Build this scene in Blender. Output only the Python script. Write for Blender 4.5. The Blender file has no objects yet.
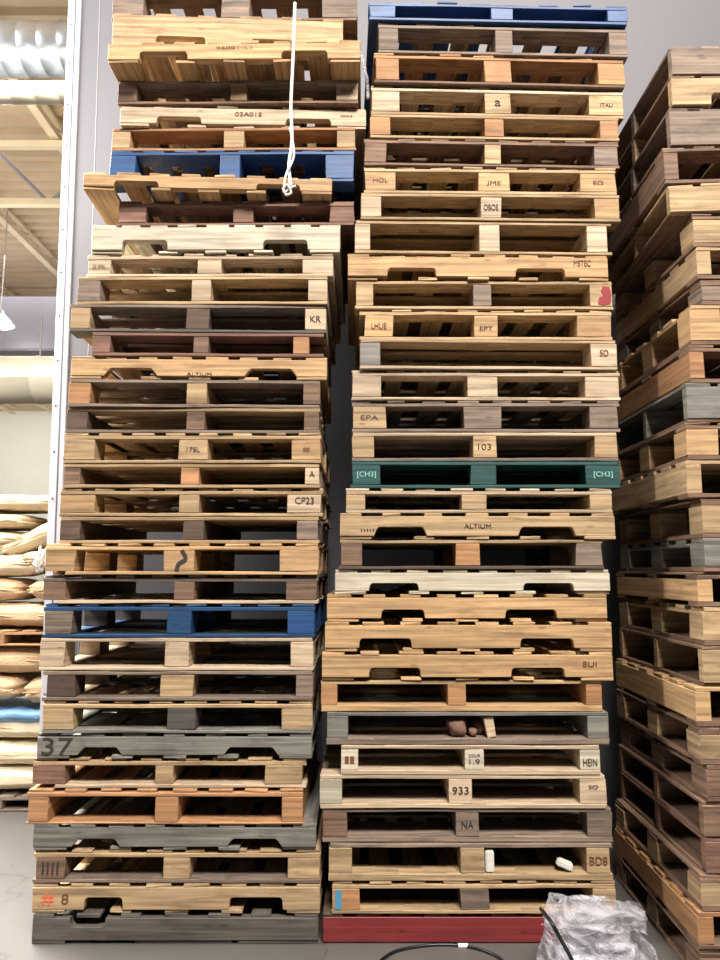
import bpy, bmesh, math, random
from mathutils import Vector, Matrix, noise
random.seed(7)
C = bpy.context.scene.collection
R = math.radians

# ------------------------------------------------------------------ camera
F = 700.0; PITCH = R(7.3); H = 1.5527
cp, sp = math.cos(PITCH), math.sin(PITCH)
def bp(px, py, Y):
    """the point of the vertical plane at depth Y seen at photo position px, py"""
    a = (px-360)/F; b = (480-py)/F
    dy = cp - b*sp; dz = sp + b*cp
    t = Y/dy
    return Vector((a*t, Y, H + dz*t))
def fl(px, py, z=0.0):
    a = (px-360)/F; b = (480-py)/F
    dy = cp - b*sp; dz = sp + b*cp
    t = (z-H)/dz
    return Vector((a*t, dy*t, z))
cd = bpy.data.cameras.new('camera'); cam = bpy.data.objects.new('camera', cd); C.objects.link(cam)
cd.sensor_fit = 'VERTICAL'; cd.sensor_height = 36; cd.lens = F/960*36
cam.location = (0, 0, H); cam.rotation_euler = (math.pi/2+PITCH, 0, 0)
cd.clip_end = 200
S = bpy.context.scene
S.camera = cam
S.view_settings.view_transform = 'Standard'; S.view_settings.look = 'None'
S.view_settings.exposure = 0.05; S.view_settings.gamma = 1.0; S.view_settings.use_curve_mapping = False

# --------------------------------------------------------------- materials
def lin(c):
    return tuple((x/255/12.92 if x/255 <= .04045 else ((x/255+.055)/1.055)**2.4) for x in c)
def newmat(name):
    m = bpy.data.materials.new(name); m.use_nodes = True
    nt = m.node_tree; b = nt.nodes['Principled BSDF']
    return m, nt, b
def N(nt, t, **k):
    n = nt.nodes.new(t)
    for a, v in k.items(): setattr(n, a, v)
    return n
def wood(name, rgb, contrast=.5, dirt=.5, dirtcol=(70, 52, 38), rough=.8):
    m, nt, b = newmat(name); L = nt.links.new
    uv = N(nt, 'ShaderNodeUVMap', uv_map='grain')
    mp = N(nt, 'ShaderNodeMapping'); mp.inputs['Scale'].default_value = (2.2, 55, 1)
    L(uv.outputs[0], mp.inputs[0])
    g = N(nt, 'ShaderNodeTexNoise'); g.inputs['Scale'].default_value = 1; g.inputs['Detail'].default_value = 5; g.inputs['Distortion'].default_value = .6
    L(mp.outputs[0], g.inputs[0])
    mp2 = N(nt, 'ShaderNodeMapping'); mp2.inputs['Scale'].default_value = (5, 16, 1)
    L(uv.outputs[0], mp2.inputs[0])
    d = N(nt, 'ShaderNodeTexNoise'); d.inputs['Scale'].default_value = 1; d.inputs['Detail'].default_value = 6; d.inputs['Roughness'].default_value = .65
    L(mp2.outputs[0], d.inputs[0])
    # knots
    mp3 = N(nt, 'ShaderNodeMapping'); mp3.inputs['Scale'].default_value = (5, 13, 1)
    L(uv.outputs[0], mp3.inputs[0])
    v = N(nt, 'ShaderNodeTexVoronoi'); v.inputs['Scale'].default_value = 1
    L(mp3.outputs[0], v.inputs[0])
    kr = N(nt, 'ShaderNodeMapRange'); kr.inputs[1].default_value = .04; kr.inputs[2].default_value = .13
    kr.inputs[3].default_value = .55; kr.inputs[4].default_value = 0
    L(v.outputs['Distance'], kr.inputs[0])
    gr = N(nt, 'ShaderNodeMapRange'); gr.inputs[1].default_value = .3; gr.inputs[2].default_value = .7
    gr.inputs[3].default_value = 1-contrast*.75; gr.inputs[4].default_value = 1+contrast*.32
    L(g.outputs['Fac'], gr.inputs[0])
    at = N(nt, 'ShaderNodeAttribute', attribute_name='board')
    oi = N(nt, 'ShaderNodeObjectInfo')
    ar = N(nt, 'ShaderNodeMapRange'); ar.inputs[3].default_value = .84; ar.inputs[4].default_value = 1.12
    L(at.outputs['Fac'], ar.inputs[0])
    orr = N(nt, 'ShaderNodeMapRange'); orr.inputs[3].default_value = .93; orr.inputs[4].default_value = 1.06
    L(oi.outputs['Random'], orr.inputs[0])
    m1 = N(nt, 'ShaderNodeMath', operation='MULTIPLY'); L(gr.outputs[0], m1.inputs[0]); L(ar.outputs[0], m1.inputs[1])
    m2 = N(nt, 'ShaderNodeMath', operation='MULTIPLY'); L(m1.outputs[0], m2.inputs[0]); L(orr.outputs[0], m2.inputs[1])
    sc = N(nt, 'ShaderNodeVectorMath', operation='SCALE'); sc.inputs[0].default_value = tuple(.66*q for q in lin(rgb))
    L(m2.outputs[0], sc.inputs['Scale'])
    dr = N(nt, 'ShaderNodeMapRange'); dr.inputs[1].default_value = .5; dr.inputs[2].default_value = .72
    dr.inputs[3].default_value = 0; dr.inputs[4].default_value = dirt
    L(d.outputs['Fac'], dr.inputs[0])
    mx = N(nt, 'ShaderNodeMath', operation='MAXIMUM'); L(dr.outputs[0], mx.inputs[0]); L(kr.outputs[0], mx.inputs[1])
    mix = N(nt, 'ShaderNodeMix', data_type='RGBA')
    L(mx.outputs[0], mix.inputs[0]); L(sc.outputs[0], mix.inputs[6]); mix.inputs[7].default_value = (*[.55*q for q in lin(dirtcol)], 1)
    L(mix.outputs[2], b.inputs['Base Color'])
    b.inputs['Roughness'].default_value = rough
    bu = N(nt, 'ShaderNodeBump'); bu.inputs['Strength'].default_value = .5; bu.inputs['Distance'].default_value = .003
    L(g.outputs['Fac'], bu.inputs['Height']); L(bu.outputs[0], b.inputs['Normal'])
    return m
T = {
 'pale':  wood('pale pine', (222, 196, 162), .65, .45, (140, 106, 70)),
 'white': wood('whitewashed pine', (224, 212, 186), .55, .45, (170, 140, 100)),
 'tan':   wood('tan pine', (206, 174, 130), .65, .6, (120, 82, 50)),
 'amber': wood('amber pine', (212, 172, 122), .65, .5, (130, 84, 44)),
 'orange':wood('orange pine', (200, 148, 100), .6, .5, (110, 66, 38)),
 'brown': wood('brown weathered wood', (148, 116, 92), .75, .7, (70, 50, 38)),
 'red':   wood('red painted wood', (150, 50, 50), .4, .35, (86, 30, 28), .6),
 'redbrown': wood('reddish brown wood', (150, 112, 92), .7, .65, (84, 54, 42)),
 'taupe': wood('grey brown weathered wood', (150, 130, 112), .75, .7, (86, 70, 58)),
 'grey':  wood('silver grey weathered wood', (146, 142, 130), .75, .7, (84, 78, 68)),
 'dark':  wood('dark stained wood', (104, 84, 68), .6, .6, (46, 38, 32)),
 'ash':   wood('dark ash grey wood', (106, 98, 88), .6, .6, (56, 50, 44)),
 'blue':  wood('blue painted wood', (34, 84, 140), .5, .6, (24, 44, 74), .55),
 'navy':  wood('dark blue painted wood', (26, 76, 122), .5, .6, (20, 38, 58), .6),
 'green': wood('dark green painted wood', (34, 84, 80), .45, .5, (16, 46, 44), .55),
}
def plain(name, rgb, rough=.6, metal=0, nscale=0, amt=.15, emit=0, bump=0, bscale=30):
    m, nt, b = newmat(name); L = nt.links.new
    b.inputs['Roughness'].default_value = rough; b.inputs['Metallic'].default_value = metal
    tc = N(nt, 'ShaderNodeTexCoord')
    n = N(nt, 'ShaderNodeTexNoise'); n.inputs['Scale'].default_value = nscale or 4; n.inputs['Detail'].default_value = 6
    L(tc.outputs['Object'], n.inputs[0])
    r = N(nt, 'ShaderNodeMapRange'); r.inputs[1].default_value = .3; r.inputs[2].default_value = .7
    r.inputs[3].default_value = 1-amt; r.inputs[4].default_value = 1+amt*.5
    L(n.outputs['Fac'], r.inputs[0])
    s = N(nt, 'ShaderNodeVectorMath', operation='SCALE'); s.inputs[0].default_value = lin(rgb)
    L(r.outputs[0], s.inputs['Scale']); L(s.outputs[0], b.inputs['Base Color'])
    if emit:
        b.inputs['Emission Color'].default_value = (*lin(rgb), 1); b.inputs['Emission Strength'].default_value = emit
    if bump:
        n2 = N(nt, 'ShaderNodeTexNoise'); n2.inputs['Scale'].default_value = bscale; n2.inputs['Detail'].default_value = 4
        L(tc.outputs['Object'], n2.inputs[0])
        bu = N(nt, 'ShaderNodeBump'); bu.inputs['Strength'].default_value = bump; bu.inputs['Distance'].default_value = .01
        L(n2.outputs['Fac'], bu.inputs['Height']); L(bu.outputs[0], b.inputs['Normal'])
    return m
M = {
 'ink': plain('black ink', (48, 40, 35), .8),
 'brownink': plain('brown ink', (104, 64, 42), .8),
 'redink': plain('orange red spray paint', (226, 92, 62), .6),
 'crimson': plain('crimson paint', (128, 30, 34), .7),
 'skyink': plain('light blue paint', (70, 132, 160), .6),
 'mint': plain('pale green ink', (130, 190, 175), .6),
 'wall': plain('painted wall panel', (94, 92, 94), .6, 0, 1.5, .04),
 'trimm': plain('white metal trim', (184, 182, 186), .45, 0, 2, .05),
 'groove': plain('dark seam', (84, 82, 92), .6),
 'duct': None, 'deck': plain('tan roof decking', (210, 188, 156), .6, 0, 1.2, .12),
 'steel': plain('cream painted steel', (238, 220, 186), .5, 0, 2, .08),
 'greybox': plain('grey sheet metal', (150, 147, 160), .45, .2, 1, .08),
 'far': plain('white far wall paint', (236, 232, 220), .7, 0, .5, .05),
 'burlap': plain('burlap', (190, 160, 124), .9, 0, 9, .14, 0, .5, 60),
 'burlap2': plain('pale woven sack cloth', (206, 186, 152), .85, 0, 9, .12, 0, .5, 60),
 'cream': plain('cream plastic sack', (214, 198, 166), .6, 0, 6, .1, 0, .5, 12),
 'seam': plain('sack seam thread', (190, 160, 120), .9),
 'bluesheet': plain('pale blue plastic sheet', (150, 196, 232), .4),
 'string': plain('grey white twine', (206, 204, 196), .7),
 'cable': plain('black rubber cable', (14, 14, 16), .35),
 'foam': plain('white foam', (204, 200, 190), .7, 0, 20, .06, 0, .3, 40),
 'lamp': plain('lamp glow', (255, 250, 240), .5, 0, 1, 0, 14),
 'housing': plain('lamp housing', (190, 190, 190), .4, .6),
 'bark': plain('split brown wood', (120, 88, 72), .85, 0, 18, .35, 0, .6, 30),
}
def ductmat(name, rgb, metal, rough):
    m, nt, b = newmat(name); L = nt.links.new
    tc = N(nt, 'ShaderNodeTexCoord')
    n = N(nt, 'ShaderNodeTexNoise'); n.inputs['Scale'].default_value = 1.5
    L(tc.outputs['Object'], n.inputs[0])
    mr = N(nt, 'ShaderNodeMapRange'); mr.inputs[3].default_value = rough-.1; mr.inputs[4].default_value = rough+.15
    L(n.outputs['Fac'], mr.inputs[0]); L(mr.outputs[0], b.inputs['Roughness'])
    b.inputs['Base Color'].default_value = (*lin(rgb), 1); b.inputs['Metallic'].default_value = metal
    return m
M['duct'] = ductmat('galvanised duct', (190, 198, 210), .8, .42)
M['ductc'] = ductmat('cream duct wrap', (200, 192, 170), .1, .5)
def floormat():
    m, nt, b = newmat('worn concrete floor'); L = nt.links.new
    tc = N(nt, 'ShaderNodeTexCoord')
    n = N(nt, 'ShaderNodeTexNoise'); n.inputs['Scale'].default_value = 1.3; n.inputs['Detail'].default_value = 8; n.inputs['Roughness'].default_value = .65
    L(tc.outputs['Object'], n.inputs[0])
    n2 = N(nt, 'ShaderNodeTexNoise'); n2.inputs['Scale'].default_value = 40; n2.inputs['Detail'].default_value = 4
    L(tc.outputs['Object'], n2.inputs[0])
    v = N(nt, 'ShaderNodeTexVoronoi', feature='DISTANCE_TO_EDGE'); v.inputs['Scale'].default_value = .9
    nd = N(nt, 'ShaderNodeTexNoise'); nd.inputs['Scale'].default_value = 2.5; nd.inputs['Detail'].default_value = 5
    L(tc.outputs['Object'], nd.inputs[0])
    mxv = N(nt, 'ShaderNodeMix', data_type='RGBA'); mxv.inputs[0].default_value = .35
    L(tc.outputs['Object'], mxv.inputs[6]); L(nd.outputs['Color'], mxv.inputs[7]); L(mxv.outputs[2], v.inputs[0])
    cr = N(nt, 'ShaderNodeMapRange'); cr.inputs[1].default_value = 0; cr.inputs[2].default_value = .006; cr.inputs[3].default_value = .62; cr.inputs[4].default_value = 1
    L(v.outputs['Distance'], cr.inputs[0])
    r = N(nt, 'ShaderNodeMapRange'); r.inputs[1].default_value = .3; r.inputs[2].default_value = .7; r.inputs[3].default_value = .86; r.inputs[4].default_value = 1.08
    L(n.outputs['Fac'], r.inputs[0])
    r2 = N(nt, 'ShaderNodeMapRange'); r2.inputs[3].default_value = .92; r2.inputs[4].default_value = 1.08
    L(n2.outputs['Fac'], r2.inputs[0])
    a = N(nt, 'ShaderNodeMath', operation='MULTIPLY'); L(cr.outputs[0], a.inputs[0]); L(r.outputs[0], a.inputs[1])
    a2 = N(nt, 'ShaderNodeMath', operation='MULTIPLY'); L(a.outputs[0], a2.inputs[0]); L(r2.outputs[0], a2.inputs[1])
    s = N(nt, 'ShaderNodeVectorMath', operation='SCALE'); s.inputs[0].default_value = lin((80, 76, 71))
    L(a2.outputs[0], s.inputs['Scale']); L(s.outputs[0], b.inputs['Base Color'])
    b.inputs['Roughness'].default_value = .5
    return m
M['floor'] = floormat()
def filmmat():
    m, nt, b = newmat('crumpled clear film'); L = nt.links.new
    b.inputs['Roughness'].default_value = .16
    b.inputs['Specular IOR Level'].default_value = .9
    tc = N(nt, 'ShaderNodeTexCoord')
    mp = N(nt, 'ShaderNodeMapping'); mp.inputs['Scale'].default_value = (7, 7, 22); mp.inputs['Rotation'].default_value = (.3, .5, .2)
    L(tc.outputs['Object'], mp.inputs[0])
    n = N(nt, 'ShaderNodeTexNoise'); n.inputs['Scale'].default_value = 1; n.inputs['Detail'].default_value = 7; n.inputs['Distortion'].default_value = 1.8
    L(mp.outputs[0], n.inputs[0])
    bu = N(nt, 'ShaderNodeBump'); bu.inputs['Strength'].default_value = 1; bu.inputs['Distance'].default_value = .04
    L(n.outputs['Fac'], bu.inputs['Height']); L(bu.outputs[0], b.inputs['Normal'])
    cr = N(nt, 'ShaderNodeMapRange'); cr.inputs[1].default_value = .35; cr.inputs[2].default_value = .65; cr.inputs[3].default_value = .68; cr.inputs[4].default_value = 1
    L(n.outputs['Fac'], cr.inputs[0])
    s_ = N(nt, 'ShaderNodeVectorMath', operation='SCALE'); s_.inputs[0].default_value = (.62, .60, .63)
    L(cr.outputs[0], s_.inputs['Scale']); L(s_.outputs[0], b.inputs['Base Color'])
    r = N(nt, 'ShaderNodeMapRange'); r.inputs[1].default_value = .4; r.inputs[2].default_value = .6; r.inputs[3].default_value = .14; r.inputs[4].default_value = .68
    L(n.outputs['Fac'], r.inputs[0]); L(r.outputs[0], b.inputs['Alpha'])
    return m
M['film'] = filmmat()

# ----------------------------------------------------------------- helpers
def link(name, me, mat, parent=None, loc=None):
    o = bpy.data.objects.new(name, me); C.objects.link(o)
    if mat: me.materials.append(mat)
    if parent: o.parent = parent
    if loc is not None: o.location = loc
    return o
def tag(o, label, cat=None, group=None, kind=None):
    if label: o['label'] = label
    if cat: o['category'] = cat
    if group: o['group'] = group
    if kind: o['kind'] = kind
    return o
def empty(name, loc, rz=0):
    o = bpy.data.objects.new(name, None); C.objects.link(o); o.location = loc; o.rotation_euler = (0, 0, rz)
    o.empty_display_size = .1
    return o
class MB:
    """collects boards; every board gets its own grain offset and tone"""
    def __init__(s):
        s.bm = bmesh.new(); s.uv = s.bm.loops.layers.uv.new('grain'); s.col = s.bm.loops.layers.float_color.new('board')
    def prism(s, pts, ax, a0, a1, grain, tone=None):
        """polygon pts (in the plane across axis ax), extruded a0..a1"""
        ou, ov = random.uniform(0, 50), random.uniform(0, 50)
        t = random.random() if tone is None else tone
        def mk(p, a):
            if ax == 'y': return Vector((p[0], a, p[1]))
            if ax == 'x': return Vector((a, p[0], p[1]))
            return Vector((p[0], p[1], a))
        A = [s.bm.verts.new(mk(p, a0)) for p in pts]; B = [s.bm.verts.new(mk(p, a1)) for p in pts]
        fs = [s.bm.faces.new(A), s.bm.faces.new(B[::-1])]
        n = len(pts)
        for i in range(n):
            fs.append(s.bm.faces.new((A[i], B[i], B[(i+1) % n], A[(i+1) % n])))
        for k, f in enumerate(fs):
            f.normal_update(); nn = f.normal
            for l in f.loops:
                c = l.vert.co
                if grain == 'x': u, v, w = c.x, c.y, c.z
                else: u, v, w = c.y, c.x, c.z
                q = (v, w)
                if abs(nn.z) > .7: q = (u, v)
                elif (abs(nn.y) > .7) == (grain == 'x'): q = (u, w)
                else: q = (v*.4, w*.8)          # end grain
                l[s.uv].uv = (q[0]+ou, q[1]+ov+k*.13); l[s.col] = (t, t, t, 1)
        return A+B
    def box(s, x0, x1, y0, y1, z0, z1, grain='x', jit=.002, tone=None):
        P = [(x0, z0), (x1, z0), (x1, z1), (x0, z1)]
        if grain == 'x' and x1-x0 > .6 and z1-z0 < .04:      # long boards are a little bowed and worn
            a, c, ph = random.uniform(-.0022, .0022), random.uniform(-.0018, .0018), random.uniform(0, 6)
            f = lambda t: a*math.sin(math.pi*2*t)+c*math.sin(math.pi*4*t)
            ts = [k/12 for k in range(1, 12)]
            P = [(x0, z0)]+[(x0+(x1-x0)*t, z0+max(0, f(t))+random.uniform(0, .001)) for t in ts]+[(x1, z0), (x1, z1)]+[(x0+(x1-x0)*t, z1+min(0, f(t))-random.uniform(0, .002)) for t in ts[::-1]]+[(x0, z1)]
        vs = s.prism(P, 'y', y0, y1, grain, tone)
        if jit:
            j = random.uniform(-jit, jit); k = random.uniform(-jit, jit)
            for v in vs:
                if grain == 'x':
                    v.co.x += random.uniform(-jit, jit)*2; v.co.y += j if v.co.x < (x0+x1)/2 else k
                else:
                    v.co.y += random.uniform(-jit, jit)*2; v.co.x += j if v.co.y < (y0+y1)/2 else k
    def build(s, name, mat, parent=None, bev=.0022):
        bmesh.ops.recalc_face_normals(s.bm, faces=s.bm.faces[:])
        if bev:
            bmesh.ops.bevel(s.bm, geom=s.bm.edges[:], offset=bev, segments=1, affect='EDGES', clamp_overlap=True)
        me = bpy.data.meshes.new(name); s.bm.to_mesh(me); s.bm.free()
        return link(name, me, mat, parent)
def simple(name, fn, mat, parent=None, smooth=False):
    bm = bmesh.new(); fn(bm)
    bmesh.ops.recalc_face_normals(bm, faces=bm.faces[:])
    me = bpy.data.meshes.new(name); bm.to_mesh(me); bm.free()
    if smooth:
        for p in me.polygons: p.use_smooth = True
    return link(name, me, mat, parent)
def bbox(bm, x0, x1, y0, y1, z0, z1, bev=0):
    r = bmesh.ops.create_cube(bm, size=1)
    for v in r['verts']:
        v.co = Vector((x0+(v.co.x+.5)*(x1-x0), y0+(v.co.y+.5)*(y1-y0), z0+(v.co.z+.5)*(z1-z0)))
    if bev:
        es = set(e for v in r['verts'] for e in v.link_edges)
        bmesh.ops.bevel(bm, geom=list(es), offset=bev, segments=2, affect='EDGES')
def tube(bm, pts, r, seg=8):
    pts = [Vector(p) for p in pts]; rings = []
    for i, p in enumerate(pts):
        d = (pts[min(i+1, len(pts)-1)]-pts[max(i-1, 0)]).normalized()
        a = d.orthogonal().normalized() if not rings else None
        if a is None:
            a = (prev - d*prev.dot(d)).normalized()
        prev = a; b = d.cross(a)
        rr = r[i] if isinstance(r, (list, tuple)) else r
        rings.append([bm.verts.new(p+(a*math.cos(t)+b*math.sin(t))*rr) for t in [2*math.pi*k/seg for k in range(seg)]])
    for A, B in zip(rings, rings[1:]):
        for k in range(seg): bm.faces.new((A[k], A[(k+1) % seg], B[(k+1) % seg], B[k]))
    bm.faces.new(rings[0][::-1]); bm.faces.new(rings[-1])
def spline(pts, n=8):
    pts = [Vector(p) for p in pts]; P = [pts[0]]+pts+[pts[-1]]; out = []
    for i in range(1, len(P)-2):
        a, b, c, d = P[i-1:i+3]
        for k in range(n):
            t = k/n
            out.append(.5*((2*b)+(c-a)*t+(2*a-5*b+4*c-d)*t*t+(3*b-a-3*c+d)*t**3))
    out.append(pts[-1]); return out
def text(s, name, loc, h, w, mat, parent, squash=1.0):
    """lettering on a front face: local plane x,z at y just proud of the wood"""
    cu = bpy.data.curves.new(name, 'FONT'); cu.body = s; cu.size = 1; cu.extrude = .002/h*.5; cu.offset = 0
    tmp = bpy.data.objects.new(name, cu); C.objects.link(tmp)
    bpy.context.view_layer.update()
    me = bpy.data.meshes.new_from_object(tmp)
    bpy.data.objects.remove(tmp); bpy.data.curves.remove(cu)
    xs = [v.co.x for v in me.vertices]; ys = [v.co.y for v in me.vertices]
    x0, x1, y0, y1 = min(xs), max(xs), min(ys), max(ys)
    for v in me.vertices:
        x = (v.co.x-x0)/(x1-x0)-.5; y = (v.co.y-y0)/(y1-y0)-.5; z = v.co.z*h
        v.co = Vector((x*w, -z*.4, y*h))
    return link(name, me, mat, parent, loc)

# ------------------------------------------------------------------ pallet
DP = 1.0
def deck_y(b, W, D, z0, z1, n=8, full=True, lo=.07, hi=.12, xs=None):
    """boards running front to back, their ends showing at the front"""
    if xs is None:
        gap = (W - n*.098)/(n-1); x = 0; xs = []
        for i in range(n):
            w = .098*random.uniform(.82, 1.12)
            xx = i*(.098+gap)
            xs.append((max(0, xx), min(W, xx+w)))
        xs[-1] = (W-.1, W)
    for a, c in xs:
        b.box(a-W/2, c-W/2, random.uniform(0, .012), D-random.uniform(0, .015), z0, z1, 'y', .002)
def deck_x(b, W, D, z0, z1, n=6, first=.11):
    gap = (D - n*.098)/(n-1)
    for i in range(n):
        y = i*(.098+gap); w = .098*random.uniform(.85, 1.1)
        if i == 0: w = first
        b.box(-W/2+random.uniform(0, .006), W/2-random.uniform(0, .006), max(0, y), min(D, y+w), z0, z1, 'x', .0015)
def stringer_poly(W, z0, z1, notches, hn, flip, sl=.004):
    pts = [(-W/2, z0)]
    for a, b in notches:
        c = .013
        L_ = [(a, z0), (a+sl*.8, z0+hn-c), (a+sl+c*.3, z0+hn-c*.3), (a+sl+c, z0+hn)]
        pts += L_+[(a+b-x, z) for x, z in L_[::-1]]
    pts += [(W/2, z0), (W/2, z1), (-W/2, z1)]
    if flip: pts = [(x, z0+z1-z) for x, z in pts][::-1]
    return pts
def pallet(name, loc, yaw, W, Hh, kind, tone, spans, o):
    root = empty(name, loc, yaw)
    t = T[tone]; bt = o.get('bt'); D = o.get('D', DP)
    bts = bt if isinstance(bt, (list, tuple)) else (bt,)*3
    tb = .018; zt = Hh
    tt = T[o.get('tt', tone)]; bb = T[o.get('bb', o.get('tt', tone))]
    if kind in 'NS':
        b = MB(); e = .015
        deck_y(b, W, D, Hh-e, Hh-.0005, o.get('n', 8)); b.build('top_deck', tt, root)
        hn = (Hh-2*e)*o.get('hn', .42)
        for k, y in enumerate((0.0, D/2-.02, D-.04)):
            b = MB()
            if kind == 'S': pts = stringer_poly(W, e*.3, Hh-e, [], hn, False)
            else: pts = stringer_poly(W, e+.0003, Hh-e, spans, hn, o.get('flip'), o.get('sl', .004))
            b.prism(pts, 'y', y, y+.04, 'x', .6 if k == 0 else None)
            st = b.build('stringer', t, root)
            if k == 0: face = st
        if kind != 'S' or True:
            b = MB(); ws = [(0, .14), (W*.27, W*.27+.09), (W*.5-.05, W*.5+.05), (W*.73-.09, W*.73), (W-.14, W)]
            if o.get('flip'): ws = [(0, .14), (W*.36, W*.7), (W*.72, W)]
            if kind == 'S': ws = [(a+.0, c) for a, c in ws]
            deck_y(b, W, D, 0.0005, e, xs=ws) if kind == 'N' else [b.box(a-W/2, c-W/2, .041, D-.041, .0005, .012, 'y') for a, c in ws]
            b.build('bottom_deck', bb, root)
        faces = [face]*3; fx = [-W/2+.12, 0, W/2-.12]; fz = (Hh)/2
    else:
        dk = o.get('deck', 'x'); zl = Hh
        b = MB()
        if dk == 'y':
            deck_y(b, W, D, Hh-.012, Hh-.0005, o.get('n', 8)); zl = Hh-.0125
            for y in (0, D/2-.05, D-.1): b.box(-W/2, W/2, y, y+.1, zl-tb, zl, 'x', .0015)
        else: deck_x(b, W, D, zl-tb, zl-.0005, o.get('n', 6))
        if dk == 'x' and all(q is None or q[1]-q[0] >= .1 for q in spans):
            for a in (-W/2, -.05, W/2-.1): b.box(a, a+.1, .115, D-.13, zl-tb-.014, zl-tb-.0003, 'y', .001)
        b.build('top_deck', tt, root)
        z0 = o.get('tbot', .017)
        b = MB(); i0 = -W/2 + o.get('bl', 0)
        b.box(i0, W/2-o.get('br', 0), 0, .1, .0005, z0, 'x', .0015)
        b.box(-W/2, W/2, D/2-.05, D/2+.05, .0005, z0, 'x', .0015); b.box(-W/2, W/2, D-.1, D, .0005, z0, 'x', .0015)
        if all(q is None or q[1]-q[0] >= .1 for q in spans):
            for a in (-W/2, -.05, W/2-.1):
                b.box(a, a+.1, .101, D/2-.051, .0005, z0, 'y', .001); b.box(a, a+.1, D/2+.051, D-.101, .0005, z0, 'y', .001)
        b.build('bottom_deck', bb, root)
        faces = []; fx = []
        for k, sp_ in enumerate(spans):
            if sp_ is None: faces.append(None); fx.append(0); continue
            a, c = sp_
            m = T[bts[k]] if bts[k] else t
            f0 = o.get('inset', 0)
            if c-a < .1:      # board on edge, end showing
                b = MB(); b.box(a, c, f0, D, z0, zl-tb, 'y', .001); st = b.build('stringer', m, root)
            else:
                st = None
                for q, y in enumerate((f0, D/2-.06, D-.12)):
                    b = MB(); b.box(a, c, y, y+.12, z0, zl-tb, 'x', .002)
                    bk = b.build('block', m, root)
                    if q == 0: st = bk
            faces.append(st); fx.append((a+c)/2)
        fz = (z0+zl-tb)/2
    for s in o.get('txt', ()):          # (string, which or x, dz, h, w, ink)
        st, wh, dz, h, w, ink = s[:6]; nm = s[6] if len(s) > 6 else 'stamp'
        x = fx[wh] if isinstance(wh, int) else wh*W
        pr = faces[wh] if isinstance(wh, int) else faces[0]
        text(st, nm, (x, -.0028, fz+dz), h, w, M[ink], pr or root)
    return root

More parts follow.
